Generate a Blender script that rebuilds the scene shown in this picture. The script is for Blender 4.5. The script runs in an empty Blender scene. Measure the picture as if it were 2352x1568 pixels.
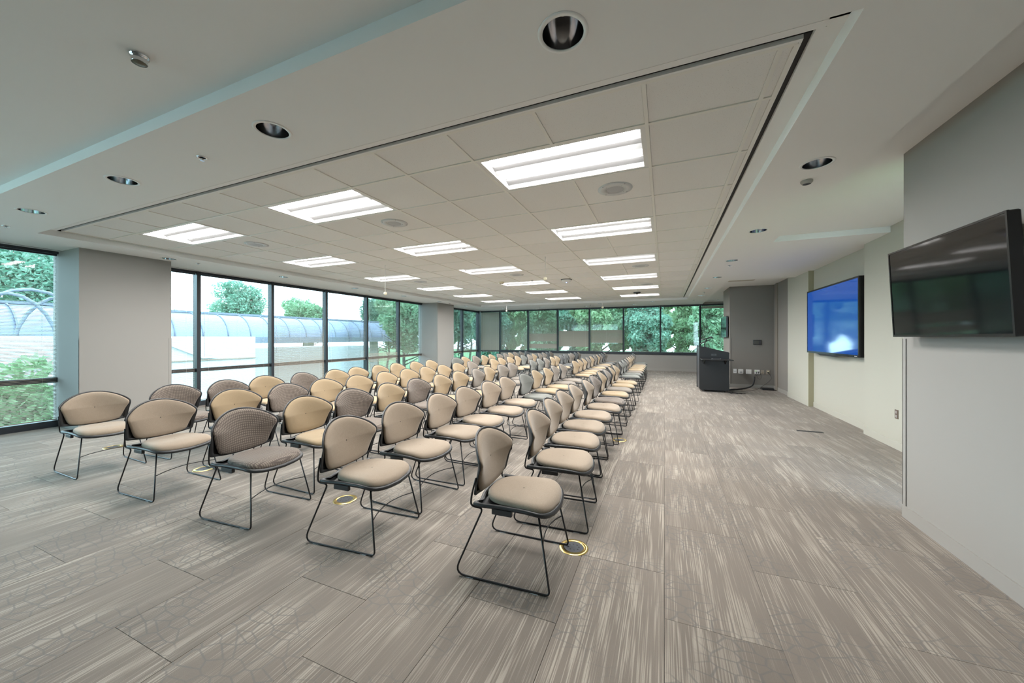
import bpy, math, random
import numpy as np
from mathutils import Vector, Matrix

# ------------------------------------------------------------------ camera, world, exposure
SC = bpy.context.scene
COL = SC.collection
PI = math.pi
H0 = 1.43                                   # camera height
YAW = math.radians(22.85)
cam_d = bpy.data.cameras.new('camera'); cam = bpy.data.objects.new('camera', cam_d); COL.objects.link(cam)
cam.location = (0, 0, H0); cam.rotation_euler = (PI/2, 0, YAW)
cam_d.sensor_width = 36; cam_d.lens = 36*831/2352; cam_d.shift_y = -9/2352
cam_d.clip_start = .05; cam_d.clip_end = 400
SC.camera = cam

world = bpy.data.worlds.new('world'); SC.world = world; world.use_nodes = True
bg = world.node_tree.nodes['Background']
bg.inputs[0].default_value = (.64, .83, 1.0, 1); bg.inputs[1].default_value = 2.1     # bright overcast sky

LAMP = 15.0                                 # radiance of the fluorescent lenses
SC.view_settings.view_transform = 'Standard'; SC.view_settings.look = 'None'
SC.view_settings.exposure = 2.3; SC.view_settings.gamma = 1.0
SC.view_settings.use_curve_mapping = False
cy = SC.cycles
cy.max_bounces = 6; cy.diffuse_bounces = 4; cy.glossy_bounces = 3; cy.transmission_bounces = 2; cy.transparent_max_bounces = 10
cy.use_adaptive_sampling = True; cy.adaptive_threshold = .05; cy.adaptive_min_samples = 20
cy.sample_clamp_indirect = 6; cy.caustics_reflective = False; cy.caustics_refractive = False
cy.use_denoising = True

Z_SOF = 2.817; Z_TILE = 2.896
X_WIN = -9.0; Y_BACK = 16.87

# ------------------------------------------------------------------ helpers
def sh(nt, typ, **kw):
    n = nt.nodes.new(typ)
    for k, v in kw.items(): setattr(n, k, v)
    return n

def mat(name, color, rough=.6, metal=0, spec=.5, emit=None, es=0, coat=0):
    m = bpy.data.materials.new(name); m.use_nodes = True
    b = m.node_tree.nodes['Principled BSDF']
    b.inputs['Base Color'].default_value = (*color, 1); b.inputs['Roughness'].default_value = rough
    b.inputs['Metallic'].default_value = metal; b.inputs['Specular IOR Level'].default_value = spec
    b.inputs['Coat Weight'].default_value = coat
    if emit: b.inputs['Emission Color'].default_value = (*emit, 1); b.inputs['Emission Strength'].default_value = es
    return m

def srgb(r, g, b):
    f = lambda c: (c/255/12.92 if c/255 <= .04045 else ((c/255+.055)/1.055)**2.4)
    return (f(r), f(g), f(b))

def mathn(nt, op, a, b=None, c=None):
    n = nt.nodes.new('ShaderNodeMath'); n.operation = op
    for i, v in enumerate((a, b, c)):
        if v is None: continue
        if isinstance(v, (int, float)): n.inputs[i].default_value = v
        else: nt.links.new(v, n.inputs[i])
    return n.outputs[0]

def mixc(nt, fac, a, b):
    n = nt.nodes.new('ShaderNodeMix'); n.data_type = 'RGBA'
    for i, v in ((0, fac), (6, a), (7, b)):
        if isinstance(v, tuple): n.inputs[i].default_value = (*v, 1)
        elif isinstance(v, (int, float)): n.inputs[i].default_value = v
        else: nt.links.new(v, n.inputs[i])
    return n.outputs[2]

def noise(nt, vec, scale, detail=2, rough=.5):
    n = nt.nodes.new('ShaderNodeTexNoise'); n.inputs['Scale'].default_value = scale
    n.inputs['Detail'].default_value = detail; n.inputs['Roughness'].default_value = rough
    if vec is not None: nt.links.new(vec, n.inputs['Vector'])
    return n.outputs[0]

def vmul(nt, vec, s):
    n = nt.nodes.new('ShaderNodeVectorMath'); n.operation = 'MULTIPLY'; n.inputs[1].default_value = s
    nt.links.new(vec, n.inputs[0]); return n.outputs[0]

def smooth(nt, x, lo, hi):
    n = nt.nodes.new('ShaderNodeMapRange'); n.interpolation_type = 'SMOOTHSTEP'
    nt.links.new(x, n.inputs[0]); n.inputs[1].default_value = lo; n.inputs[2].default_value = hi
    return n.outputs[0]

class MB:
    """collects geometry for ONE mesh"""
    def __init__(s): s.v = []; s.f = []; s.sm = []
    def add(s, vs, fs, smooth=False):
        o = len(s.v); s.v += [tuple(p) for p in vs]
        for f in fs: s.f.append(tuple(i+o for i in f)); s.sm.append(smooth)
        return s
    def box(s, x0, x1, y0, y1, z0, z1):
        return s.add([(x0,y0,z0),(x1,y0,z0),(x1,y1,z0),(x0,y1,z0),(x0,y0,z1),(x1,y0,z1),(x1,y1,z1),(x0,y1,z1)],
                     [(0,3,2,1),(4,5,6,7),(0,1,5,4),(1,2,6,5),(2,3,7,6),(3,0,4,7)])
    def bbox(s, x0, x1, y0, y1, z0, z1, b):
        """box whose vertical and horizontal edges are chamfered by b"""
        P = []
        for z, i in ((z0, b), (z0+b, 0), (z1-b, 0), (z1, b)):
            a0, a1, c0, c1 = x0+i, x1-i, y0+i, y1-i
            k = b if i == 0 else b*.6
            P += [(a0+k,c0,z),(a1-k,c0,z),(a1,c0+k,z),(a1,c1-k,z),(a1-k,c1,z),(a0+k,c1,z),(a0,c1-k,z),(a0,c0+k,z)]
        F = [tuple(reversed(range(8))), tuple(range(24, 32))]
        for r in range(3):
            for i in range(8):
                j = (i+1) % 8; F.append((r*8+i, r*8+j, r*8+8+j, r*8+8+i))
        return s.add(P, F)
    def tube(s, path, r, n=6, cap=True):
        path = [Vector(p) for p in path]; rs = r if isinstance(r, (list, tuple)) else [r]*len(path)
        T = []
        for i in range(len(path)):
            a = path[max(0, i-1)]; b = path[min(len(path)-1, i+1)]; T.append((b-a).normalized())
        up = Vector((0,0,1)) if abs(T[0].z) < .9 else Vector((1,0,0))
        N = T[0].cross(up).normalized(); V = []
        for i, p in enumerate(path):
            N = (N - T[i]*N.dot(T[i])).normalized(); B = T[i].cross(N)
            for k in range(n):
                a = 2*PI*k/n; V.append(p + (N*math.cos(a)+B*math.sin(a))*rs[i])
        F = []
        for i in range(len(path)-1):
            for k in range(n):
                j = (k+1) % n; F.append((i*n+k, i*n+j, (i+1)*n+j, (i+1)*n+k))
        if cap: F.append(tuple(reversed(range(n)))); F.append(tuple((len(path)-1)*n+k for k in range(n)))
        return s.add(V, F, True)
    def lathe(s, prof, n=24, c=(0,0,0), smooth=True):
        """prof: list of (r,z); revolved about z through c"""
        V = []; F = []
        for r, z in prof:
            for k in range(n):
                a = 2*PI*k/n; V.append((c[0]+r*math.cos(a), c[1]+r*math.sin(a), c[2]+z))
        for i in range(len(prof)-1):
            for k in range(n):
                j = (k+1) % n; F.append((i*n+k, i*n+j, (i+1)*n+j, (i+1)*n+k))
        if prof[0][0] > 1e-6: pass
        return s.add(V, F, smooth)
    def disc(s, c, r, z, n=24, down=True):
        V = [(c[0]+r*math.cos(2*PI*k/n), c[1]+r*math.sin(2*PI*k/n), z) for k in range(n)]
        return s.add(V, [tuple(reversed(range(n))) if down else tuple(range(n))])
    def build(s, name, m, parent=None):
        me = bpy.data.meshes.new(name); me.from_pydata(s.v, [], s.f); me.update()
        if any(s.sm): me.polygons.foreach_set('use_smooth', s.sm)
        me.materials.append(m)
        o = bpy.data.objects.new(name, me); COL.objects.link(o)
        if parent: o.parent = parent
        return o

def tag(o, label=None, cat=None, group=None, kind=None):
    if label: o['label'] = label
    if cat: o['category'] = cat
    if group: o['group'] = group
    if kind: o['kind'] = kind
    return o
def thing(name, loc, label, cat, group=None, rz=0):
    o = bpy.data.objects.new(name, None); COL.objects.link(o); o.location = loc; o.rotation_euler = (0,0,rz); o.empty_display_size = .1
    return tag(o, label, cat, group)
def struct(name, mb, m, parent=None):
    o = mb.build(name, m, parent)
    if parent is None: o['kind'] = 'structure'
    return o
def struct_empty(name, loc=(0,0,0)):
    o = bpy.data.objects.new(name, None); COL.objects.link(o); o.location = loc; o['kind'] = 'structure'; return o
def clone(root, loc, rz=None, scale=None, label=None, group=None, swap=None):
    def cp(o, par):
        c = o.copy(); COL.objects.link(c)
        if par is not None: c.parent = par
        for ch in o.children: cp(ch, c)
        return c
    r = cp(root, None); r.location = loc
    if rz is not None: r.rotation_euler = (0,0,rz)
    if scale: r.scale = scale
    if label: r['label'] = label
    if group: r['group'] = group
    return r
ORD = ['first','second','third','fourth','fifth','sixth','seventh','eighth','ninth','tenth','eleventh','twelfth','thirteenth']

# ------------------------------------------------------------------ materials
def paint(name, c, rough=.75, bump=.02):
    m = mat(name, c, rough, spec=.25); nt = m.node_tree
    tc = sh(nt, 'ShaderNodeTexCoord'); nz = noise(nt, tc.outputs['Object'], 260, 2)
    b = sh(nt, 'ShaderNodeBump'); b.inputs['Strength'].default_value = bump; b.inputs['Distance'].default_value = .004
    nt.links.new(nz, b.inputs['Height']); nt.links.new(b.outputs[0], nt.nodes['Principled BSDF'].inputs['Normal'])
    return m
M = {}
M['ceil'] = paint('ceiling_paint', (.89, .895, .885))
M['grey'] = paint('grey_wall_paint', (.325, .315, .297))
M['taupe'] = paint('taupe_wall_paint', (.235, .22, .203))
M['cream'] = paint('cream_wall_paint', (.485, .48, .42))
M['olive'] = paint('shaded_cream_paint', (.40, .375, .26))  # the cream wall paint with its shade mixed into the colour
M['greybase'] = mat('grey_baseboard', (.325, .315, .295), .5)
M['creambase'] = mat('cream_baseboard', (.49, .485, .43), .5)
M['tee'] = mat('white_grid_metal', (.86, .85, .80), .45)
M['white'] = mat('white_enamel', (.82, .82, .80), .4)
M['slot'] = mat('slot_black', (.012, .012, .013), .6)
M['black'] = mat('black_steel', (.012, .012, .014), .32)
M['plastic'] = mat('charcoal_plastic', (.025, .027, .03), .42)
M['mull'] = mat('dark_bronze_aluminium', (.022, .027, .034), .4, spec=.5)
M['chrome'] = mat('chrome', (.75, .76, .78), .12, 1)
M['mirrorcan'] = mat('specular_reflector', (.80, .82, .86), .12, 1)
M['dark'] = mat('dark_void', (.02, .02, .02), .8)
M['brass'] = mat('brass', (.72, .53, .20), .28, 1)
M['cover'] = mat('dark_grey_cover', (.06, .065, .075), .55)
M['tvblack'] = mat('gloss_black_screen', (.004, .004, .005), .06, spec=.6)
M['bezel'] = mat('black_bezel', (.012, .012, .013), .25)
M['tvblue'] = mat('blue_screen', (.003, .01, .03), .06, emit=srgb(20, 82, 175), es=.17, spec=.6)
M['lectern'] = mat('black_laminate', (.012, .013, .014), .45)
M['plate'] = mat('white_wall_plate', (.80, .80, .80), .4)
M['tanplate'] = mat('tan_wall_plate', (.36, .31, .25), .45)
M['steelplate'] = mat('bronze_wall_plate', (.22, .17, .14), .35, .5)
M['ivory'] = mat('ivory_plastic', (.80, .74, .55), .45)
M['grille'] = mat('speaker_grille', (.50, .51, .53), .6)
M['concrete'] = paint('pale_concrete', (.42, .43, .44))
M['whitewall'] = paint('white_stucco', (.62, .63, .65))
M['bark'] = mat('bark', (.10, .085, .07), .9)
M['rib'] = mat('blue_grey_steel', (.16, .18, .23), .5)
M['led'] = mat('blue_led', (.02, .02, .05), .4, emit=(.1, .2, 1), es=3)
M['lens'] = mat('fluorescent_lens', (.9, .9, .9), .5, emit=(1.0, .98, .95), es=LAMP)
M['pan'] = mat('troffer_pan', (.30, .30, .30), .5)
M['vent'] = mat('vent_metal', (.55, .52, .45), .5)

def m_tile():
    m = mat('mineral_fibre_tile', (.63, .61, .575), .9, spec=.1); nt = m.node_tree; b = nt.nodes['Principled BSDF']
    g = sh(nt, 'ShaderNodeNewGeometry'); n1 = noise(nt, g.outputs['Position'], 150, 3, .7)
    f = smooth(nt, n1, .60, .70)
    c = mixc(nt, f, (.87, .865, .845), (.58, .56, .53))
    oi = sh(nt, 'ShaderNodeObjectInfo'); v = mathn(nt, 'MULTIPLY_ADD', oi.outputs['Random'], .07, .965)
    hs = sh(nt, 'ShaderNodeHueSaturation'); nt.links.new(c, hs.inputs['Color']); nt.links.new(v, hs.inputs['Value'])
    nt.links.new(hs.outputs[0], b.inputs['Base Color'])
    bp = sh(nt, 'ShaderNodeBump'); bp.inputs['Strength'].default_value = .25; bp.inputs['Distance'].default_value = .003; bp.invert = True
    nt.links.new(f, bp.inputs['Height']); nt.links.new(bp.outputs[0], b.inputs['Normal'])
    return m
M['tile'] = m_tile()

TW, TL = .5, 1.0                              # carpet plank
def m_carpet():
    m = mat('carpet_plank', (.25, .22, .19), .95, spec=.1); nt = m.node_tree; b = nt.nodes['Principled BSDF']
    b.inputs['Sheen Weight'].default_value = .15
    g = sh(nt, 'ShaderNodeNewGeometry'); P = g.outputs['Position']
    sp = sh(nt, 'ShaderNodeSeparateXYZ'); nt.links.new(P, sp.inputs[0]); X, Y = sp.outputs[0], sp.outputs[1]
    ci = mathn(nt, 'FLOOR', mathn(nt, 'DIVIDE', X, TW))
    off = mathn(nt, 'FRACT', mathn(nt, 'MULTIPLY', ci, .377))
    ri = mathn(nt, 'FLOOR', mathn(nt, 'ADD', mathn(nt, 'DIVIDE', Y, TL), off))
    cb = sh(nt, 'ShaderNodeCombineXYZ'); nt.links.new(ci, cb.inputs[0]); nt.links.new(ri, cb.inputs[1])
    wn = sh(nt, 'ShaderNodeTexWhiteNoise', noise_dimensions='2D'); nt.links.new(cb.outputs[0], wn.inputs['Vector'])
    rnd = wn.outputs['Value']
    # shift the streak pattern per plank
    sv = sh(nt, 'ShaderNodeVectorMath', operation='MULTIPLY_ADD'); nt.links.new(wn.outputs['Color'], sv.inputs[0])
    sv.inputs[1].default_value = (7.3, 11.1, 0); nt.links.new(P, sv.inputs[2]); Q = sv.outputs[0]
    streak = noise(nt, vmul(nt, Q, (150, 2.4, 1)), 1.0, 1.5, .5)
    broad = noise(nt, vmul(nt, Q, (14, 1.3, 1)), 1.0, 2, .5)
    zone = noise(nt, vmul(nt, Q, (2.3, 1.9, 1)), 1.0, 1, .5)
    s1 = smooth(nt, mathn(nt, 'ADD', streak, mathn(nt, 'MULTIPLY', mathn(nt, 'SUBTRACT', broad, .5), .75)), .47, .68)
    amt = mathn(nt, 'MULTIPLY', s1, mathn(nt, 'MULTIPLY_ADD', smooth(nt, zone, .33, .62), .52, .22))
    c = mixc(nt, amt, (.198, .171, .146), (.42, .378, .322))
    vo = sh(nt, 'ShaderNodeTexVoronoi', feature='DISTANCE_TO_EDGE', voronoi_dimensions='2D'); vo.inputs['Scale'].default_value = 1
    nt.links.new(vmul(nt, Q, (10, 17, 1)), vo.inputs['Vector'])
    crack = mathn(nt, 'MULTIPLY', smooth(nt, mathn(nt, 'SUBTRACT', .085, vo.outputs['Distance']), 0, .06), smooth(nt, noise(nt, vmul(nt, Q, (1.6, 1.4, 1)), 1.0, 1), .44, .56))
    c = mixc(nt, mathn(nt, 'MULTIPLY', crack, .62), c, (.150, .143, .137))
    fine = noise(nt, P, 420, 2, .6)
    val = mathn(nt, 'MULTIPLY', mathn(nt, 'MULTIPLY_ADD', rnd, .22, .90), mathn(nt, 'MULTIPLY_ADD', fine, .5, .75))
    hs = sh(nt, 'ShaderNodeHueSaturation'); nt.links.new(c, hs.inputs['Color']); nt.links.new(val, hs.inputs['Value'])
    nt.links.new(hs.outputs[0], b.inputs['Base Color'])
    bp = sh(nt, 'ShaderNodeBump'); bp.inputs['Strength'].default_value = .3; bp.inputs['Distance'].default_value = .004
    nt.links.new(mathn(nt, 'ADD', streak, fine), bp.inputs['Height']); nt.links.new(bp.outputs[0], b.inputs['Normal'])
    return m
M['carpet'] = m_carpet()

def m_fabric(name, c1, c2, pattern=False):
    m = mat(name, c1, .92, spec=.12); nt = m.node_tree; b = nt.nodes['Principled BSDF']
    b.inputs['Sheen Weight'].default_value = .25; b.inputs['Sheen Roughness'].default_value = .5
    tc = sh(nt, 'ShaderNodeTexCoord'); O = tc.outputs['Object']
    n1 = noise(nt, O, 480, 2, .7)
    c = mixc(nt, smooth(nt, n1, .35, .65), c1, c2)
    if pattern:
        sp = sh(nt, 'ShaderNodeSeparateXYZ'); nt.links.new(O, sp.inputs[0])
        def lines(s, per, w):
            fr = mathn(nt, 'FRACT', mathn(nt, 'DIVIDE', s, per))
            d = mathn(nt, 'ABSOLUTE', mathn(nt, 'SUBTRACT', fr, .5)); return smooth(nt, d, .5-w, .5-w*.5)
        a = lines(sp.outputs[1], .016, .2); z = lines(mathn(nt, 'ADD', sp.outputs[0], sp.outputs[2]), .016, .2)
        c = mixc(nt, mathn(nt, 'MAXIMUM', a, z), c, (c1[0]*.42, c1[1]*.40, c1[2]*.42))
    oi = sh(nt, 'ShaderNodeObjectInfo'); v = mathn(nt, 'MULTIPLY_ADD', oi.outputs['Random'], .14, .93)
    hs = sh(nt, 'ShaderNodeHueSaturation'); nt.links.new(c, hs.inputs['Color']); nt.links.new(v, hs.inputs['Value'])
    nt.links.new(hs.outputs[0], b.inputs['Base Color'])
    bp = sh(nt, 'ShaderNodeBump'); bp.inputs['Strength'].default_value = .2; bp.inputs['Distance'].default_value = .001
    nt.links.new(n1, bp.inputs['Height']); nt.links.new(bp.outputs[0], b.inputs['Normal'])
    return m
FAB = {'b': m_fabric('beige_heather', (0.376, 0.308, 0.240), (0.264, 0.212, 0.160)),
       't': m_fabric('tan_heather', (0.384, 0.300, 0.196), (0.288, 0.216, 0.132)),
       'p': m_fabric('basket_weave', (0.264, 0.224, 0.188), (0.200, 0.168, 0.140), True),
       'u': m_fabric('taupe_heather', (0.240, 0.212, 0.180), (0.176, 0.152, 0.128)),
       'g': m_fabric('sage_grey_heather', (0.188, 0.196, 0.180), (0.140, 0.148, 0.136)),
       'd': m_fabric('slate_heather', (0.124, 0.132, 0.136), (0.088, 0.094, 0.098))}
FABNAME = {'b': 'beige', 't': 'tan', 'p': 'basket-weave brown', 'u': 'taupe', 'g': 'sage grey', 'd': 'slate grey'}

def m_glass():
    m = bpy.data.materials.new('tinted_glass'); m.use_nodes = True; nt = m.node_tree; nt.nodes.clear()
    o = sh(nt, 'ShaderNodeOutputMaterial'); t = sh(nt, 'ShaderNodeBsdfTransparent'); t.inputs[0].default_value = (.86, .95, .93, 1)
    gl = sh(nt, 'ShaderNodeBsdfGlossy'); gl.inputs['Roughness'].default_value = .02
    f = sh(nt, 'ShaderNodeFresnel'); f.inputs[0].default_value = 1.45
    k = mathn(nt, 'MULTIPLY', f.outputs[0], 1.6); k2 = mathn(nt, 'MINIMUM', k, .6)
    mx = sh(nt, 'ShaderNodeMixShader'); nt.links.new(k2, mx.inputs[0]); nt.links.new(t.outputs[0], mx.inputs[1]); nt.links.new(gl.outputs[0], mx.inputs[2])
    nt.links.new(mx.outputs[0], o.inputs[0]); return m
M['glass'] = m_glass()
def m_translucent(name, c, tc, fac):
    m = bpy.data.materials.new(name); m.use_nodes = True; nt = m.node_tree; nt.nodes.clear()
    o = sh(nt, 'ShaderNodeOutputMaterial'); d = sh(nt, 'ShaderNodeBsdfDiffuse'); t = sh(nt, 'ShaderNodeBsdfTranslucent')
    mx = sh(nt, 'ShaderNodeMixShader'); mx.inputs[0].default_value = fac
    nt.links.new(d.outputs[0], mx.inputs[1]); nt.links.new(t.outputs[0], mx.inputs[2]); nt.links.new(mx.outputs[0], o.inputs[0])
    d.inputs[0].default_value = (*c, 1); t.inputs[0].default_value = (*tc, 1)
    return m, nt, d, t
M['slat'] = m_translucent('blind_slat', (.42, .38, .325), (.40, .36, .30), .12)[0]
def m_leaf(name, a, b):
    m, nt, d, t = m_translucent(name, a, a, .45)
    g = sh(nt, 'ShaderNodeNewGeometry')
    c = mixc(nt, g.outputs['Random Per Island'], a, b)
    nt.links.new(c, d.inputs[0]); nt.links.new(c, t.inputs[0]); return m
M['leaf1'] = m_leaf('green_leaves', (.14, .29, .16), (.40, .55, .36))
M['leaf2'] = m_leaf('blue_green_leaves', (.12, .27, .19), (.34, .50, .39))
M['leaf3'] = m_leaf('yellow_green_leaves', (.17, .31, .15), (.45, .58, .36))
M['tubeglass'] = mat('polycarbonate', (.20, .23, .33), .3, spec=.6)

# ------------------------------------------------------------------ floor
XL, XR, YN = -9.2, 3.1, -4.6
floor = struct('floor', MB().box(XL, XR, YN, Y_BACK+.2, -.25, -.006), M['dark'])
fine_tiles = []; rest = MB()
plank_meshes = {}
for ci in range(math.floor(XL/TW), math.ceil(XR/TW)):
    off = (ci*.377) % 1.0
    for ri in range(-6, 20):
        x0, x1 = max(XL, ci*TW), min(XR, ci*TW+TW); y0, y1 = max(YN, (ri-off)*TL), min(Y_BACK+.1, (ri-off+1)*TL)
        if x1-x0 < .02 or y1-y0 < .02: continue
        cx, cyy = (x0+x1)/2, (y0+y1)/2
        d = -math.sin(YAW)*cx + math.cos(YAW)*cyy; u = math.cos(YAW)*cx + math.sin(YAW)*cyy
        vis = d > 1.3 and abs(u/d) < 1.55 and not (cx > 1.8 and cyy < 3.9) and cx < 2.95
        fine_tiles.append((0 if vis else 1, d, x0, x1, y0, y1))
fine_tiles.sort()
g_ = .0008
for i, (nv, d, x0, x1, y0, y1) in enumerate(fine_tiles):
    if nv == 0 and i < 296:
        key = (round(x1-x0, 3), round(y1-y0, 3))
        if key not in plank_meshes:
            w, l = key; o = MB().bbox(g_, w-g_, g_, l-g_, -.006, 0, .0012).build('carpet_plank', M['carpet'], floor); plank_meshes[key] = o.data
        else:
            o = bpy.data.objects.new('carpet_plank', plank_meshes[key]); COL.objects.link(o); o.parent = floor
        o.location = (x0, y0, 0)
    else:
        rest.box(x0+g_, x1-g_, y0+g_, y1-g_, -.006, 0)
tag(rest.build('carpet_planks', M['carpet'], floor), kind='stuff')

# ------------------------------------------------------------------ walls
wn = struct('wall_right', MB().box(1.763, 2.0, YN, 3.883, 0, 3.05), M['grey'])
MB().box(1.753, 1.763, YN, 3.885, 0, .098).build('baseboard', M['greybase'], wn)
MB().box(1.757, 1.763, 3.846, 3.889, .098, 1.42).box(1.757, 2.0, 3.883, 3.889, .098, 1.42).build('corner_guard', M['grey'], wn)
MB().box(1.7628, 1.764, 3.842, 3.846, .098, 1.42).build('corner_seam', M['slot'], wn)
wc = struct('wall_right_cream', MB().box(2.741, 3.1, 3.7, 7.0, 0, 3.05).box(2.846, 3.1, 7.0, 9.33, 0, 3.05).box(2.765, 3.1, 9.33, 10.72, 0, 3.05), M['cream'])
for x, a, b in ((2.741, 3.89, 7.0), (2.846, 7.0, 9.33), (2.765, 9.33, 10.72)):
    MB().box(x-.008, x, a, b, 0, .10).build('baseboard', M['creambase'], wc)
MB().box(2.757, 2.847, 9.322, 9.33, 0, 2.9).build('reveal_strip', M['olive'], wc)  # step face of the cream wall, its shade put into the strip's colour
wg = struct('wall_right_grey', MB().box(2.80, 3.1, 10.72, 12.1, 0, 3.05), M['taupe'])
MB().box(2.79, 2.80, 10.72, 11.68, 0, .10).box(2.79, 2.80, 11.84, 12.08, 0, .10).build('baseboard', M['greybase'], wg)
MB().box(2.775, 2.80, 11.68, 11.84, 0, 2.9).build('reveal_strip', mat('brown_reveal', (.25, .22, .185), .7), wg)
wp = struct('wall_back_pillar', MB().box(1.737, 3.1, 12.08, 13.28, 0, 3.05), M['taupe'])
MB().box(1.729, 2.80, 12.072, 12.08, 0, .10).box(1.729, 1.737, 12.072, 13.28, 0, .10).build('baseboard', M['greybase'], wp)
MB().box(1.775, 1.779, 12.077, 12.081, .1, 1.42).build('corner_seam', M['slot'], wp)
wb = struct('wall_back', MB().box(-7.74, 3.1, Y_BACK, 17.1, 0, .69).box(XL-.2, 3.3, Y_BACK+.02, 17.3, 2.82, 3.3), M['grey'])  # upper box is an unseen fascia added to block light
MB().box(-7.74, 3.1, Y_BACK-.009, Y_BACK, 0, .10).build('baseboard', M['greybase'], wb)
struct('wall_behind', MB().box(XL, 2.0, YN-.2, YN, 0, .70).box(XL+.03+4.8, 2.0, YN-.2, YN, .70, 2.95).box(XL-.2, 2.2, YN-.25, YN-.02, 2.82, 3.3), M['grey'])
for k in range(3):                              # daylight also enters from glazing behind the photographer
    x0 = XL+.03+k*1.6; w = struct_empty('window_%d' % (20+k), (x0, YN, 0)); L = min(1.53, 2.0-x0)
    MB().box(L, L+.07, -.14, 0, .70, Z_SOF+.08).build('mullion', M['mull'], w); MB().box(0, L, -.14, .02, .70, .80).build('sill', M['mull'], w)
    MB().box(0, L, -.14, 0, 2.80, 2.9).build('head', M['mull'], w); MB().box(0, L, -.10, -.094, .80, 2.80).build('upper_pane', M['glass'], w)
struct('wall_left_light_block', MB().box(-9.4, -9.02, YN, 17.2, 2.82, 3.3), M['grey'])  # unseen fascia above the side windows, added to block light
struct('wall_far_right', MB().box(3.1, 3.3, 3.7, 17.1, 0, 3.05), M['grey'])
def pillar(name, y0, y1):
    p = struct(name, MB().box(-9.22, -8.30, y0, y1, 0, 2.9), M['grey'])
    MB().box(-9.0, -8.292, y0-.008, y1+.008, 0, .10).build('baseboard', M['greybase'], p)
    mb = MB()
    for a, b in ((y0-.004, y0+.035), (y1-.035, y1+.004)): mb.box(-8.30, -8.296, a, b, .10, 1.42)
    mb.box(-8.335, -8.296, y0-.004, y0, .10, 1.42)
    mb.build('corner_guard', M['grey'], p)
    return p
pillar('pillar_near', 2.542, 3.672)
p2 = pillar('pillar_far', 12.08, 13.28)

# ------------------------------------------------------------------ ceiling
DL_R = .097
down_front = [(-.427+i*-1.99, 1.61) for i in range(4)]
down_right = [(1.12, 3.6+1.97*i) for i in range(7)]
down_left = [(-8.03, 3.52+2.075*i) for i in range(6)]
down_back = [(-.44+i*-2.0, 14.97) for i in range(4)] + [(-1.2+i*-2.0, 16.0) for i in range(4)]
def strip(mb, x0, x1, y0, y1, z, holes, along):
    """soffit underside with round holes, split into cells along one axis"""
    holes = sorted(holes, key=lambda h: h[along])
    lo, hi = (x0, x1) if along == 0 else (y0, y1)
    cuts = [lo] + [(a[along]+b[along])/2 for a, b in zip(holes, holes[1:])] + [hi]
    if not holes:
        mb.add([(x0,y0,z),(x1,y0,z),(x1,y1,z),(x0,y1,z)], [(0,3,2,1)]); return
    n = 32
    for h, c0, c1 in zip(holes, cuts, cuts[1:]):
        bx = (c0, c1, y0, y1) if along == 0 else (x0, x1, c0, c1)
        inner = []; outer = []
        for k in range(n):
            a = 2*PI*k/n + PI/4; ca, sa = math.cos(a), math.sin(a)
            inner.append((h[0]+DL_R*ca, h[1]+DL_R*sa, z))
            # walk the rectangle perimeter by quarters so that the corners are hit
            q, t = divmod(k, n//4); t /= n/4
            C = [(bx[1],bx[3]),(bx[0],bx[3]),(bx[0],bx[2]),(bx[1],bx[2])]
            p, r = C[q], C[(q+1) % 4]; outer.append((p[0]+(r[0]-p[0])*t, p[1]+(r[1]-p[1])*t, z))
        mb.add(inner+outer, [(k, (k+1) % n, n+(k+1) % n, n+k) for k in range(n)])
cm = MB()
RX0, RX1, RY0, RY1 = -7.68, .775, 1.98, 14.6
EX = 1.45
strip(cm, XL, EX, 1.30, RY0, Z_SOF, down_front, 0)
strip(cm, XL, RX0, RY0, RY1, Z_SOF, down_left, 1)
strip(cm, RX1, EX, RY0, RY1, Z_SOF, [h for h in down_right if h[1] < 14.5], 1)
strip(cm, XL, EX, RY1, 15.5, Z_SOF, [h for h in down_back if h[1] < 15.5], 0)
strip(cm, XL, EX, 15.5, Y_BACK+.1, Z_SOF, [h for h in down_back if h[1] > 15.5], 0)
strip(cm, EX, 3.1, 6.32, 10.2, Z_SOF, [], 0)
ZU = Z_TILE
for (a0, a1, b0, b1) in ((XL, 3.1, YN, 1.30), (EX, 3.1, 1.30, 6.32), (EX, 3.1, 10.2, Y_BACK+.1), (.70, RX1, 2.09, RY1), (RX0, RX1, RY0, 2.105), (RX0, RX1, 14.57, RY1)):
    strip(cm, a0, a1, b0, b1, ZU, [], 0)
# risers between the levels
cm.add([(XL,1.3,Z_SOF),(EX,1.3,Z_SOF),(EX,1.3,ZU),(XL,1.3,ZU)], [(0,1,2,3)])
cm.add([(EX,1.3,Z_SOF),(EX,6.32,Z_SOF),(EX,6.32,ZU),(EX,1.3,ZU)], [(0,1,2,3)])
cm.add([(EX,6.32,Z_SOF),(3.1,6.32,Z_SOF),(3.1,6.32,ZU),(EX,6.32,ZU)], [(0,1,2,3)])
cm.add([(EX,10.2,Z_SOF),(3.1,10.2,Z_SOF),(3.1,10.2,ZU),(EX,10.2,ZU)], [(0,3,2,1)])
cm.add([(EX,10.2,Z_SOF),(EX,17,Z_SOF),(EX,17,ZU),(EX,10.2,ZU)], [(0,1,2,3)])
cm.add([(RX0,RY0,Z_SOF),(RX1,RY0,Z_SOF),(RX1,RY1,Z_SOF),(RX0,RY1,Z_SOF),(RX0,RY0,ZU),(RX1,RY0,ZU),(RX1,RY1,ZU),(RX0,RY1,ZU)], [(0,1,5,4),(1,2,6,5),(2,3,7,6),(3,0,4,7)])
ceiling = struct('ceiling', cm, M['ceil'])
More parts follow.
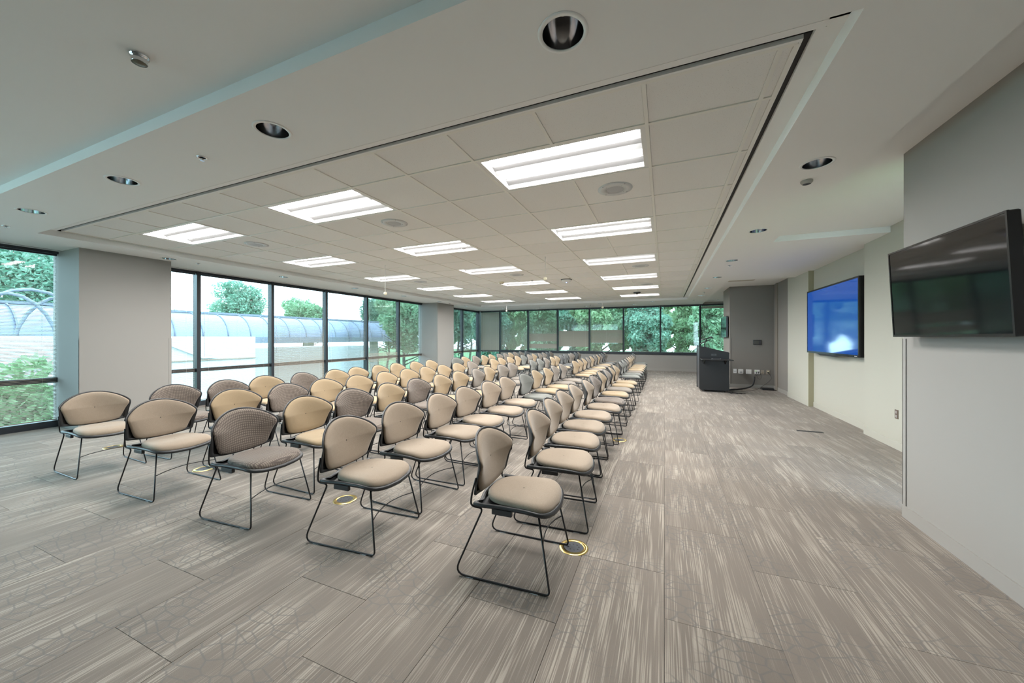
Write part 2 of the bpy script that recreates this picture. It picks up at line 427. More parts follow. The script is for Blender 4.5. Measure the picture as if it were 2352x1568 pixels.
struct('roof_light_block', MB().box(XL-.3, 3.4, YN-.3, 17.4, 3.08, 3.3), M['dark'])  # unseen cover added to stop sky light leaking through the ceiling

XT = [-7.655] + [-.112-.677*k for k in range(11, -1, -1)] + [.545, .612]
if XT[1]-XT[0] < .1: XT.pop(1)
YT = [2.215] + [2.655+.684*k for k in range(18)] + [14.565]
TEE = .012
fix = []                                       # (ix0, iy): troffers take two grid cells
fx_cols = [-.112-.677*2, -.112-.677*6, -.112-.677*10]   # x of the low edge of each troffer
tile_mesh = {}
n_t = 0
for iy in range(len(YT)-1):
    for ix in range(len(XT)-1):
        x0, x1, y0, y1 = XT[ix], XT[ix+1], YT[iy], YT[iy+1]
        cxx = (x0+x1)/2
        if (iy-1) % 3 == 0 and 1 <= iy <= 16 and any(f-.01 < cxx < f+1.36 for f in fx_cols): continue
        if x1-x0 < .05 or y1-y0 < .05: continue
        key = (round(x1-x0, 3), round(y1-y0, 3))
        if key not in tile_mesh:
            w, l = key; o = MB().bbox(TEE, w-TEE, TEE, l-TEE, .004, .022, .003).build('ceiling_tile', M['tile'], ceiling); tile_mesh[key] = o.data
        else:
            o = bpy.data.objects.new('ceiling_tile', tile_mesh[key]); COL.objects.link(o); o.parent = ceiling
        o.location = (x0, y0, Z_TILE); n_t += 1
gm = MB()
for x in XT:
    segs = [(YT[0], YT[-1])]
    gx = [f for f in fx_cols if f+.3 < x < f+1.05]
    if gx:
        segs = []; last = YT[0]
        for k in range(6):
            a = 2.655+.684*3*k; segs.append((last, a)); last = a+.684
        segs.append((last, YT[-1]))
    for a, b in segs: gm.box(x-TEE, x+TEE, a, b, Z_TILE-.003, Z_TILE+.012)
for y in YT: gm.box(XT[0], XT[-1], y-TEE, y+TEE, Z_TILE-.0025, Z_TILE+.0115)
gm.build('ceiling_grid', M['tee'], ceiling)
MB().box(RX0, .70, 2.145, 2.186, Z_TILE+.02, Z_TILE+.06).box(.628, .664, 2.145, 14.57, Z_TILE+.02, Z_TILE+.06).build('linear_slot', M['slot'], ceiling)
tm = MB()                                      # painted trims on both sides of the linear slot
tm.box(RX0, .70, 2.10, 2.145, Z_TILE-.002, Z_TILE+.06).box(RX0, .628, 2.186, 2.206, Z_TILE-.002, Z_TILE+.06)
tm.box(.664, .705, 2.145, 14.57, Z_TILE-.002, Z_TILE+.06).box(.614, .628, 2.206, 14.57, Z_TILE-.002, Z_TILE+.06)
tm.build('slot_trim', M['ceil'], ceiling)
MB().box(RX0, .66, RY0, RY1, Z_TILE+.12, Z_TILE+.13).build('plenum_cover', M['dark'], ceiling)
MB().box(-8.915, -8.90, 1.2, 2.54, Z_SOF-.0015, Z_SOF+.01).box(-8.915, -8.90, 3.67, 12.08, Z_SOF-.0015, Z_SOF+.01).build('air_slot', M['slot'], ceiling)

# ---- troffers
def make_troffer():
    t = thing('ceiling_light', (0,0,0), 'x', 'ceiling light', 'recessed fluorescent ceiling lights')
    LX, LY = 1.354, .684; bx, by = .046, .042
    fr = MB()
    for a in ((TEE, LX-TEE, TEE, by), (TEE, LX-TEE, LY-by, LY-TEE), (TEE, bx, by, LY-by), (LX-bx, LX-TEE, by, LY-by)):
        fr.box(*a, .001, .012)
    fr.build('frame', M['white'], t)
    half = [(-.30,.002),(-.285,.035),(-.225,.056),(-.22,.064),(-.08,.064),(-.075,.056),(-.03,.040),(0,.010)]
    prof = half + [(-y, z) for y, z in reversed(half[:-1])]
    pan = MB(); yc = LY/2; x0, x1 = bx, LX-bx
    n = len(prof)
    V = [(x0, yc+y, z) for y, z in prof] + [(x1, yc+y, z) for y, z in prof]
    pan.add(V, [(i, i+1, n+i+1, n+i) for i in range(n-1)])
    for x in (x0, x1):
        m = len(prof); pan.add([(x, yc+y, z) for y, z in prof]+[(x, yc+y, .002) for y, z in prof], [(i, i+1, m+i+1, m+i) for i in range(m-1)])
    pan.build('reflector', M['pan'], t)
    for s in (-1, 1):
        ln = MB(); pr = [(-.068,.060),(-.05,.055),(-.02,.0525),(.02,.0525),(.05,.055),(.068,.060)]
        k = len(pr); xa, xb = x0+.03, x1-.03
        ln.add([(xa, yc+s*.15+y, z) for y, z in pr]+[(xb, yc+s*.15+y, z) for y, z in pr], [(i, k+i, k+i+1, i+1) for i in range(k-1)])
        ln.build('lamp_lens', M['lens'], t)
    return t
proto = make_troffer(); first = True
colname = ['column beside the screen-side slot', 'middle column', 'column beside the tall side windows']
for ci, fx in enumerate(fx_cols):
    for k in range(6):
        lab = 'lit two-lamp ceiling troffer, %s of six, %s' % (ORD[k] if k else 'frontmost', colname[ci])
        loc = (fx, 2.655+.684*3*k, Z_TILE)
        if first: proto.location = loc; proto['label'] = lab; first = False
        else: clone(proto, loc, label=lab)

# ---- downlights
def make_downlight():
    t = thing('downlight', (0,0,0), 'x', 'downlight', 'round recessed downlights')
    MB().lathe([(DL_R-.001,.002),(DL_R-.004,-.004),(DL_R+.016,-.004),(DL_R+.018,-.0005)], 32).build('trim_ring', M['ceil'], t)
    MB().lathe([(DL_R-.003,.0),(DL_R-.006,.05),(DL_R-.016,.11),(DL_R-.035,.16),(.0,.175)], 32).build('reflector', M['mirrorcan'], t)
    MB().lathe([(.012,.16),(.028,.14),(.026,.10),(.012,.085),(0,.083)], 12).build('bulb', M['white'], t)
    return t
dp = make_downlight(); first = True
for grp, L in (('over the open front floor', down_front), ('along the screen-side soffit', [h for h in down_right if h[1] < 14.5]), ('along the side-window soffit', down_left),
               ('before the back windows', down_back[:4]), ('close to the back windows', down_back[4:])):
    for i, h in enumerate(L):
        lab = 'round recessed mirror downlight %s, %s in line' % (grp, ORD[i])
        loc = (h[0], h[1], Z_SOF)
        if first: dp.location = loc; dp['label'] = lab; first = False
        else: clone(dp, loc, label=lab)

# ---- ceiling speakers
def make_speaker():
    t = thing('ceiling_speaker', (0,0,0), 'x', 'ceiling speaker', 'round ceiling speakers')
    MB().lathe([(.165,.004),(.165,-.004),(.085,-.009),(.085,-.006)], 32).build('faceplate', mat('speaker_white', (.66,.665,.67), .5), t)
    MB().lathe([(.085,-.007),(.05,-.011),(0,-.012)], 24).build('grille', M['grille'], t)
    sc_ = MB()
    for k in range(4):
        a = PI/4+k*PI/2
        for r in (.10, .145): sc_.lathe([(.004,-.006),(.003,-.0095),(0,-.0098)], 6, (r*math.cos(a), r*math.sin(a), 0))
    sc_.build('screws', M['cover'], t)
    return t
spk = make_speaker(); first = True
for i, (x, y) in enumerate([(x, y) for x in (-.45,-3.19,-5.92) for y in (3.69, 7.85, 10.62, 14.05)]):
    lab = 'flush round ceiling speaker, %s back, %s' % (ORD[i % 4], colname[i//4].replace('column', 'light column'))
    if first: spk.location = (x, y, Z_TILE+.003); spk['label'] = lab; first = False
    else: clone(spk, (x, y, Z_TILE+.003), label=lab)

# ---- sprinklers and other small ceiling devices
def make_sprinkler():
    t = thing('sprinkler', (0,0,0), 'x', 'sprinkler', 'ceiling sprinkler heads')
    MB().lathe([(.034,.0),(.034,-.003),(.026,-.007),(.024,-.002)], 20).build('escutcheon', M['chrome'], t)
    MB().lathe([(.024,-.0025),(0,-.003)], 16).build('recess', M['dark'], t)
    MB().tube([(0,0,-.002),(0,0,-.022)], .006, 6).lathe([(.0,-.021),(.016,-.022),(.016,-.024),(0,-.024)], 10).build('deflector', M['chrome'], t)
    return t
sp = make_sprinkler(); first = True
for x, y, z, w in ((-3.28,1.64,Z_SOF,'between the second and third front downlights'), (-7.54,1.70,Z_SOF,'by the corner of the side windows'), (-8.03,3.95,Z_SOF,'above the near pillar'),
                   (-8.06,8.23,Z_SOF,'midway along the side-window soffit'), (-8.06,12.6,Z_SOF,'above the far pillar'), (1.154,8.02,Z_SOF,'on the screen-side soffit past the third downlight'),
                   (1.12,12.5,Z_SOF,'on the screen-side soffit over the lectern area'), (1.0,14.9,Z_SOF,'at the far corner of the tiled bay'), (-2.9,15.5,Z_SOF,'before the middle back windows'),
                   (-6.9,15.4,Z_SOF,'before the corner back window'), (-3.05,5.19,Z_TILE+.004,'set in a ceiling tile behind the second light'), (-3.13,8.77,Z_TILE+.004,'set in a tile by the white sensor'), (1.9,15.9,Z_TILE,'at the shaded window corner')):
    lab = 'small chrome sprinkler head ' + w
    if first: sp.location = (x, y, z); sp['label'] = lab; first = False
    else: clone(sp, (x, y, z), label=lab)
t = thing('sprinkler_cover', (-2.518,.982,Z_TILE), 'chrome sprinkler head with a flat olive disc over the open front floor', 'sprinkler')
MB().lathe([(.04,0),(.04,-.008),(.034,-.012),(.03,-.03),(.033,-.036),(.031,-.04)], 24).build('chrome_cup', M['chrome'], t)
MB().lathe([(.031,-.038),(.02,-.042),(0,-.043)], 24).build('disc', mat('olive_disc', (.12,.115,.085), .3, .6), t)
t = thing('smoke_detector', (1.16,3.964,Z_SOF), 'small domed smoke detector beside the screen-side downlight', 'smoke detector')
MB().lathe([(.045,0),(.045,-.014),(.036,-.026),(.03,-.03)], 24).build('body', mat('detector_grey', (.42,.40,.36), .5), t)
MB().lathe([(.03,-.03),(.022,-.026),(0,-.026)], 20).build('sensor', M['plastic'], t)
t = thing('smoke_detector', (-3.97,8.70,Z_TILE+.003), 'beige smoke detector beside a middle-column light', 'smoke detector')
MB().lathe([(.07,0),(.07,-.02),(.055,-.04),(.03,-.05),(0,-.052)], 24).build('body', M['ivory'], t)
MB().lathe([(.05,-.043),(.052,-.046),(.03,-.052)], 20).build('vent_ring', M['tanplate'], t)
t = thing('ceiling_sensor', (-2.28,8.95,Z_TILE+.003), 'white domed ceiling sensor with a glowing blue light', 'sensor')
MB().lathe([(.14,0),(.14,-.015),(.12,-.02)], 28).build('mount_plate', M['plastic'], t)
MB().lathe([(.125,-.018),(.115,-.05),(.07,-.075),(0,-.08)], 28).build('dome', M['white'], t)
MB().lathe([(.012,-.078),(.008,-.085),(0,-.086)], 10).build('indicator', M['led'], t)
t = thing('ceiling_sensor', (-.82,12.36,Z_TILE+.003), 'flat black ceiling disc between two far lights', 'sensor')
MB().lathe([(.10,0),(.12,-.02),(.08,-.04),(0,-.045)], 24).build('body', M['plastic'], t)
MB().lathe([(.03,-.04),(.02,-.07),(0,-.075)], 12).build('lens', M['bezel'], t)

# ---- hanging microphones
for i, (x, y, zc, w) in enumerate(((-1.998,6.304,2.50,'over the second chair row'), (-5.214,5.759,2.321,'over the chair rows by the side windows'), (-1.98,12.79,2.473,'over the far end of the second row'), (-6.106,13.9,2.545,'by the corner window'))):
    t = thing('hanging_microphone', (x, y, zc), 'ivory microphone capsule hanging on a white cord ' + w, 'microphone', 'hanging microphones')
    MB().tube([(0,0,.02),(0,0,Z_TILE-zc+.003)], .0045, 6).build('cord', M['white'], t)
    MB().lathe([(0,.03),(.024,.028),(.032,.012),(.03,-.012),(.02,-.026),(0,-.03)], 16).build('capsule', M['ivory'], t)
    MB().lathe([(.014,Z_TILE-zc-.0),(.014,Z_TILE-zc-.012),(.005,Z_TILE-zc-.016)], 12).build('ceiling_cap', M['white'], t)

# ---- ceiling air grille
t = thing('air_vent', (1.80,10.74,Z_TILE), 'beige rectangular air vent in the ceiling above the cable corner', 'air vent')
MB().box(-.30,.30,-.20,-.17,-.008,0).box(-.30,.30,.17,.20,-.008,0).box(-.30,-.27,-.17,.17,-.008,0).box(.27,.30,-.17,.17,-.008,0).build('frame', M['vent'], t)
MB().box(-.27,.27,-.17,.17,-.001,.0).build('back', mat('vent_shadow', (.16,.15,.13), .8), t)
for k in range(12):
    y = -.16+k*.029; MB().add([(-.27,y,-.002),(.27,y,-.002),(.27,y+.022,-.007),(-.27,y+.022,-.007),(-.27,y,-.0035),(.27,y,-.0035),(.27,y+.022,-.0085),(-.27,y+.022,-.0085)], [(0,1,2,3),(7,6,5,4),(0,4,5,1),(2,6,7,3),(1,5,6,2),(0,3,7,4)]).build('slat', M['vent'], t)

# ------------------------------------------------------------------ windows and blinds
def window_left(n, y0, y1, mull=True):
    """bay of the floor-to-ceiling side glazing, from y0 to y1"""
    w = struct_empty('window_%d' % n, (X_WIN, y0, 0)); L = y1-y0
    if mull: MB().box(-.14, 0, L, L+.07, 0, Z_SOF).build('mullion', M['mull'], w)
    MB().box(-.14, .0, 0, L, 0, .10).build('sill', M['mull'], w)
    MB().box(-.15, -.055, 0, L, .712, .785).build('transom', M['mull'], w)
    MB().box(-.14, -.02, 0, L, 2.775, Z_SOF).build('head', M['mull'], w)
    MB().box(-.134, -.128, 0, L, .785, 2.775).build('upper_pane', M['glass'], w)
    MB().box(-.134, -.128, 0, L, .10, .712).build('lower_pane', M['glass'], w)
def window_back(n, x0, x1, full=False, mw=.07):
    w = struct_empty('window_%d' % n, (x0, Y_BACK, 0)); L = x1-x0; zb = .10 if full else .80
    MB().box(L, L+mw, -.012, .14, 0 if full else .80, Z_SOF).build('mullion', M['mull'], w)
    if full:
        MB().box(0, L, 0, .14, 0, .10).build('sill', M['mull'], w); MB().box(0, L, .05, .15, .70, .78).build('transom', M['mull'], w)
        MB().box(0, L, .128, .134, .10, .70).build('lower_pane', M['glass'], w); zb = .78
    else:
        MB().box(0, L+mw, -.03, .14, .688, .80).build('sill', M['mull'], w)
    MB().box(0, L, .02, .14, 2.775, Z_SOF).build('head', M['mull'], w)
    MB().box(0, L, .128, .134, zb, 2.775).build('upper_pane', M['glass'], w)

SL_P, SL_W = .0215, .025
rb = random.Random(5)
def blind(loc, rz, L, z_top, z_bot, tilt, label, sag=0, raise_stack=0, wand=True):
    """local x runs along the window, local -y points into the room; tilt(z) in degrees, positive = room edge down"""
    t = thing('venetian_blind', loc, label, 'window blind', 'venetian blinds', rz)
    MB().box(.012, L-.012, -.018, .018, z_top-.028, z_top).build('headrail', M['mull'], t)
    mb = MB(); z = z_top-.045; i = 0
    cyc = rb.uniform(0, 6)
    while z > z_bot+.02:
        a = math.radians(tilt(z) + 2.0*math.sin(z*9+cyc) + rb.uniform(-1.5, 1.5)); c, s = math.cos(a), math.sin(a)
        e = rb.uniform(-.0012, .0012)
        pr = [(-SL_W/2, -.0), (0, .0022), (SL_W/2, 0)]          # slightly crowned slat
        V = []
        for x in (.014, L-.014):
            for y, zz in pr: V.append((x, y*c - zz*s*0, z + y*s + zz + (e if x > .1 else -e)))
        mb.add(V, [(0,3,4,1), (1,4,5,2)], True)
        z -= SL_P*(1 if raise_stack == 0 else 1); i += 1
    tag(mb.build('slats', M['slat'], t), kind='stuff')
    MB().box(.014, L-.014, -.012, .012, z_bot, z_bot+.014).build('bottom_rail', M['slat'], t)
    lc = MB()
    for x in (.16, L/2, L-.16):
        for y in (-.0135, .0135): lc.tube([(x, y, z_top-.03), (x, y, z_bot+.01)], .0008, 4, False)
    tag(lc.build('ladder_cords', M['white'], t), kind='stuff')
    if wand: MB().tube([(.075, -.022, z_top-.03), (.078, -.024, z_top-1.75)], .003, 5).build('tilt_wand', M['plate'], t)
    return t
def prof(*seg):
    """piecewise tilt: (z_low, tilt) from the top down; linear blend over 8 cm"""
    def f(z):
        cur = seg[0][1]
        for zl, tl in seg:
            if z >= zl: return tl
        return seg[-1][1]
    return f
# left bays: (y0, y1, mullion after)
LB = [(-4.6,-3.40,True), (-3.33,-1.85,True), (-1.78,-.25,True), (-.18,1.30,True), (1.37,2.542,False), (3.672,4.41,True), (4.48,5.965,True), (6.035,7.53,True), (7.60,9.09,True), (9.16,10.645,True), (10.715,12.08,False), (13.28,15.21,True), (15.28,16.80,False)]
LT = {4: (prof((.9, 14), (0, 20)), .11, 'white venetian blind beside the near pillar, foliage behind it'),
      5: (prof((0, 6)), .11, 'narrow white venetian blind between the near pillar and the first mullion'),
      6: (prof((0, 6)), .11, 'wide white venetian blind before the white parapet wall'),
      7: (prof((1.75, 14), (1.2, 24), (0, 38)), .11, 'venetian blind tilted half shut, tan in its lower half'),
      8: (prof((0, 7)), .70, 'venetian blind stopping at the transom, in the bay past the tan one'),
      9: (prof((.9, 9), (.6, 28), (0, 12)), .11, 'venetian blind before the leafy view, second bay from the far pillar'),
      10: (prof((0, 9)), .70, 'venetian blind in the bay touching the far pillar'),
      11: (prof((0, 9)), .70, 'venetian blind in the bay behind the far pillar'),
      12: (prof((1.0, 6), (0, 30)), .70, 'venetian blind in the last side bay at the room corner')}
for i, (a, b, mu) in enumerate(LB):
    window_left(i+1, a, b, mu)
    if i in LT:
        f, zb, lab = LT[i]; blind((X_WIN-.055, a, 0), PI/2, b-a, 2.772, zb, f, lab)
MB_corner = MB().box(-9.14, -8.95, 16.80, 17.01, 0, Z_SOF); struct('trim_1', MB_corner, M['mull'])
BX = [-8.95, -7.787, -6.251, -4.736, -3.215, -1.692, -.159, 1.37, 2.9]
BT = [(prof((0, 62)), .72, 'fully shut grey blind over the corner back window'),
      (prof((0, 34)), .815, 'half-tilted pale green blind, second back window from the corner'),
      (prof((1.62, 36), (1.25, 62), (1.12, 30), (.9, 66), (0, 20)), .815, 'blind with shut tan bands low down, third back window from the corner'),
      (prof((1.75, 24), (1.0, 68), (0, 16)), .815, 'blind open above and shut brown below, fourth back window from the corner'),
      (prof((1.78, 18), (1.66, 66), (1.2, 55), (0, 20)), .815, 'pale blue blind with a shut grey lower half, fifth back window'),
      (prof((0, 3)), .815, 'open blind over the clear leafy back window reflecting ceiling lights'),
      (prof((0, 3)), .815, 'open blind over the clear leafy back window behind the microphone'),
      (prof((2.64, 70), (0, 10)), .815, 'blind with a dark shut top, beside the wall screen')]
for i in range(8):
    x0, x1 = BX[i]+.035, BX[i+1]-.035
    window_back(30+i, x0, x1, i == 0)
    f, zb, lab = BT[i]; blind((x0, Y_BACK+.055, 0), 0, x1-x0, 2.772, zb, f, lab)

# ------------------------------------------------------------------ wall screens
def screen(name, label, xf, y0, y1, z0, z1, depth, bez, face, wall_x, tilt=0):
    """flat display facing -x; origin at the middle of its front bottom edge"""
    t = thing(name, (xf, (y0+y1)/2, z0), label, 'television'); w = (y1-y0)/2; h = z1-z0
    t.rotation_euler = (0, -tilt, 0)
    MB().bbox(.004, depth, -w, w, 0, h, .006).build('body', M['bezel'], t)
    b = MB()
    for a in ((-w, w, 0, bez*1.3), (-w, w, h-bez, h)): b.box(0, .010, *a)
    for a in ((-w, -w+bez), (w-bez, w)): b.box(0, .010, a[0], a[1], bez*1.3, h-bez)
    b.build('bezel', M['bezel'], t)
    MB().box(.003, .0045, -w+bez, w-bez, bez*1.3, h-bez).build('screen_panel', face, t)
    mw = wall_x-xf-depth
    if mw > .01: MB().box(depth, depth+mw-.002, -w*.45, w*.45, h*.2, h*.8).build('wall_mount', M['plastic'], t)
    return t
s1 = screen('wall_screen', 'switched-off black flat screen on the near grey wall', 1.634, 2.672, 3.733, 1.435, 2.08, .055, .012, M['tvblack'], 1.745, math.radians(2.8))
s2 = screen('wall_screen', 'large flat screen glowing blue in the cream wall recess', 2.70, 7.06, 9.21, 1.126, 2.366, .10, .028, M['tvblue'], 2.846)
MB().add([(.0,-.45,-.0),(.0,.55,-.0),(.0,.40,-.03),(.0,-.30,-.03),(.03,-.45,0),(.03,.55,0),(.03,.40,-.03),(.03,-.30,-.03)], [(0,1,2,3),(7,6,5,4),(3,2,6,7),(1,5,6,2),(0,3,7,4),(0,4,5,1)]).build('control_strip', M['plastic'], s2)
MB().box(-.001, .001, -1.02, -.94, .012, .02).build('maker_mark', M['grille'], s2)
screen('wall_screen', 'small dark flat screen on the side of the far wall pillar', 1.665, 12.2, 13.25, 1.44, 2.06, .05, .012, M['tvblack'], 1.737)

# ------------------------------------------------------------------ lectern
LXa, LXb, LYa, LYb = .85, 1.54, 10.77, 11.45
t = thing('lectern', ((LXa+LXb)/2, (LYa+LYb)/2, 0), 'black laminate lectern with a sloped top and side shelf', 'lectern')
ox, oy = (LXa+LXb)/2, (LYa+LYb)/2; a, b, c, d = LXa-ox, LXb-ox, LYa-oy, LYb-oy
def prism(mb, pts, y0, y1):
    n = len(pts); mb.add([(x, y0, z) for x, z in pts]+[(x, y1, z) for x, z in pts], [tuple(range(n)), tuple(reversed(range(n, 2*n)))] + [(i, n+i, n+(i+1) % n, (i+1) % n) for i in range(n)])
sidep = [(a+.035,.06),(b-.02,.06),(b,.08),(b,1.035),(b-.02,1.052),(a+.03,1.205),(a+.01,1.205),(a,1.19),(a,.10)]
for y0 in (c, d-.02):
    mb = MB(); prism(mb, sidep, y0, y0+.02); mb.build('side_panel', M['lectern'], t)
MB().box(a+.002, a+.02, c+.02, d-.02, .08, 1.19).build('front_panel', mat('graphite_panel', (.055,.06,.068), .35), t)
MB().box(b-.03, b-.012, c+.02, d-.02, .08, 1.02).build('door', M['lectern'], t)
mb = MB(); prism(mb, [(a+.02,1.185),(b-.02,1.03),(b-.02,1.01),(a+.02,1.165)], c+.02, d-.02); mb.build('top', M['lectern'], t)
mb = MB(); prism(mb, [(a-.012,.045),(a+.02,.045),(a+.02,1.215),(a-.012,1.215)], d-.03, d+.01); mb.build('edge_post', M['plastic'], t)
MB().box(a+.04, b-.03, c+.02, d-.02, .045, .075).build('base', M['lectern'], t)
for x in (a+.09, b-.09):
    for y in (c+.08, d-.08):
        MB().tube([(x-.012,y,.027),(x+.012,y,.027)], .026, 12).box(x-.006,x+.006,y-.01,y+.01,.027,.06).build('caster', M['plastic'], t)
sh_ = MB().bbox(a+.02, b+.02, c-.55, c-.002, .862, .880, .005).build('side_shelf', M['lectern'], t)
for x in (a+.10, b-.10):
    mb = MB(); mb.add([(x,c,.86),(x,c-.28,.86),(x,c,.74),(x+.02,c,.86),(x+.02,c-.28,.86),(x+.02,c,.74)], [(0,1,2),(5,4,3),(0,3,4,1),(1,4,5,2),(0,2,5,3)]); mb.build('shelf_bracket', M['plastic'], t)
MB().box(a+.28, a+.40, c-.004, c, .955, 1.005).build('socket_plate', mat('socket_grey', (.06,.062,.066), .4), t)
MB().box(a+.335, a+.352, c-.006, c-.003, .972, .99).build('socket', M['slot'], t)
# microphone on its stand
t = thing('microphone', (LXa+.15, LYa+.25, 1.17), 'black handheld microphone clipped on a short stand on the lectern', 'microphone')
MB().lathe([(.05,0),(.05,.012),(.015,.02)], 16).build('stand_base', M['plastic'], t)
MB().tube([(0,0,.01),(0,0,.10),(.03,0,.17)], .011, 8).build('stand', M['plastic'], t)
MB().tube([(-.11,0,.09),(.0,0,.14),(.12,0,.20)], .012, 8).build('boom', M['plastic'], t)
MB().tube([(-.09,0,.19),(.02,0,.225),(.12,0,.258)], [.011,.014,.017], 10).build('handle', M['black'], t)
MB().tube([(.12,0,.258),(.135,0,.263),(.165,0,.273),(.18,0,.277)], [.018,.026,.026,.014], 10).build('mic_head', M['cover'], t)
MB().tube([(.03,0,.17),(.045,0,.215)], .018, 8).build('clip', M['plastic'], t)
t = thing('remote_control', (LXa+.36, LYa-.33, .8805), 'slim dark remote lying on the lectern side shelf', 'remote')
MB().bbox(-.11, .11, -.02, .02, 0, .016, .004).build('case', M['cover'], t)
MB().box(.08, .10, -.008, .008, .016, .018).box(-.10, -.09, -.008, .008, .016, .018).build('buttons', M['plate'], t)

# ------------------------------------------------------------------ wall plates, panel, outlet, cables
YW = 12.08
def plate(x, z, w, h, m, label, name='wall_plate', parts=()):
    t = thing(name, (x, YW, z), label, 'wall plate')
    MB().bbox(-w/2, w/2, -.008, 0, -h/2, h/2, .002).build('cover', m, t)
    for nm, bx_, mm in parts: MB().box(*bx_).build(nm, mm, t)
    return t
plate(1.868, .468, .082, .125, M['plate'], 'narrow white wall plate beside the lectern', parts=[('jack', (-.008,.008,-.010,-.006,-.02,.005), M['cover'])])
plate(2.007, .46, .10, .13, M['plate'], 'white wall box projecting from the wall, second plate from the lectern', parts=[('box_body', (-.055,.055,-.075,-.008,-.05,.062), M['white']), ('ports', (-.03,.03,-.077,-.074,-.035,.0), M['grille']), ('port', (-.006,.006,-.079,-.074,-.01,.004), M['slot'])])
plate(2.203, .462, .135, .125, M['plate'], 'blank wide white wall plate, third from the lectern', parts=[('inset', (-.045,.045,-.010,-.007,-.038,.038), M['white'])])
plate(2.406, .463, .125, .12, M['plate'], 'white data plate with a lime green jack and plugged cables', parts=[('green_jack', (-.04,-.018,-.012,-.007,.012,.036), mat('lime', (.45,.8,.12), .4)), ('plug', (-.03,-.012,-.035,-.008,-.018,.004), M['plastic']), ('plug', (.01,.045,-.03,-.008,-.012,.008), M['plastic'])])
plate(2.534, .462, .075, .115, M['tanplate'], 'tan coax wall plate with a thin lead', parts=[('connector', (-.006,.006,-.02,-.007,-.012,.0), M['brass'])])
plate(2.662, .467, .085, .125, M['tanplate'], 'tan power outlet with a plugged black cord by the corner', parts=[('socket', (-.018,.018,-.011,-.007,.005,.035), M['ivory']), ('plug', (-.015,.015,-.04,-.008,-.03,.0), M['plastic'])])
t = thing('touch_panel', (2.41, YW, 1.295), 'small black touch panel mounted on the taupe wall', 'control panel')
MB().bbox(-.10, .10, -.022, 0, -.07, .07, .004).build('housing', M['bezel'], t)
MB().box(-.086, .035, -.0235, -.021, -.05, .05).build('display', mat('panel_display', (.06,.062,.058), .15), t)
MB().box(.045, .086, -.0235, -.021, -.05, .05).build('key_strip', mat('panel_keys', (.035,.032,.036), .3), t)
t = thing('wall_outlet', (2.741, 6.18, .449), 'bronze duplex outlet low on the cream wall', 'outlet')
MB().bbox(-.006, 0, -.037, .037, -.058, .058, .002).build('cover', M['steelplate'], t)
for z in (-.026, .026): MB().box(-.009, -.005, -.014, .014, z-.016, z+.016).build('receptacle', mat('receptacle_grey', (.45,.42,.42), .3), t)
t = thing('wall_outlet', (-8.55, 12.08, .45), 'white duplex outlet on the far pillar side', 'outlet')
MB().bbox(-.037, .037, -.006, 0, -.058, .058, .002).build('cover', M['plate'], t)
for z in (-.026, .026): MB().box(-.013, .013, -.008, -.005, z-.015, z+.015).build('receptacle', M['white'], t)
def curve_pts(P, n=8):
    P = [Vector(p) for p in P]; Q = [P[0]*2-P[1]] + P + [P[-1]*2-P[-2]]; out = []
    for i in range(1, len(Q)-2):
        for k in range(n):
            s = k/n; a0, a1, a2, a3 = Q[i-1], Q[i], Q[i+1], Q[i+2]
            out.append(.5*((2*a1)+(a2-a0)*s+(2*a0-5*a1+4*a2-a3)*s*s+(3*a1-a0-3*a2+a3)*s**3))
    out.append(P[-1]); return out
tag(MB().tube(curve_pts([(2.33,12.0,.33),(2.31,11.95,.22),(2.24,11.85,.09),(2.05,11.7,.03),(1.85,11.5,.022),(1.62,11.3,.022),(1.57,11.2,.022)]), .02, 8).build('cable_sleeve', M['plastic']),
    'thick black braided cable bundle sagging from wall to lectern', 'cable')
for i, (x, lab) in enumerate(((2.385, 'short black lead from the green jack into the cable bundle'), (2.43, 'short black lead from the second data plug into the bundle'))):
    tag(MB().tube(curve_pts([(x, 12.045, .452), (x-.005, 12.02, .42), (2.325+.03*i, 12.0-.012*i, .345)], 6), .005, 6).build('data_lead', M['black']), lab, 'cable')
tag(MB().tube(curve_pts([(2.534,12.05,.456),(2.50,12.02,.42),(2.42,12.0,.38),(2.40,12.0,.30),(2.46,12.0,.27),(2.50,12.0,.33),(2.47,11.97,.40),(2.43,11.95,.37)]), .003, 5).build('coax_lead', M['black']), 'thin looped coax lead below the tan plate', 'cable')
tag(MB().tube(curve_pts([(2.662,12.035,.45),(2.70,12.0,.38),(2.72,11.99,.30),(2.66,11.98,.21),(2.55,11.95,.12),(2.42,11.85,.04),(2.25,11.6,.004),(2.0,11.35,.004),(1.60,11.15,.004)]), .004, 5).build('electric_cable', M['black']), 'thin black power cord from the corner outlet to the lectern', 'cable')
t = thing('cable_tangle', (1.56, 10.72, 0), 'tangle of loose black cable ends beside the lectern foot', 'cable')
for k in range(5):
    rr = random.Random(k); P = [(-.03, .06+.03*k, .006)]
    for j in range(4): P.append((.03+.05*j+rr.uniform(-.05,.05)+.04*k*(j > 1), .03+rr.uniform(-.12,.10), .006+.03*rr.random()*(j == 1)))
    MB().tube(curve_pts(P, 5), .005, 5).build('cable_end', M['black'], t)
t = thing('power_adapter', (2.62, 11.86, 0), 'flat black box with a flange on the carpet in the corner', 'adapter')
MB().bbox(-.15, .13, -.03, .13, 0, .045, .006).build('body', M['plastic'], t)
MB().bbox(-.16, .17, -.16, .14, 0, .012, .003).build('flange', M['bezel'], t)
tag(MB().bbox(1.873, 2.203, 6.80, 6.86, 0, .006, .002).build('floor_strip', M['plastic']), 'narrow black cover strip lying on the open carpet', 'floor strip')

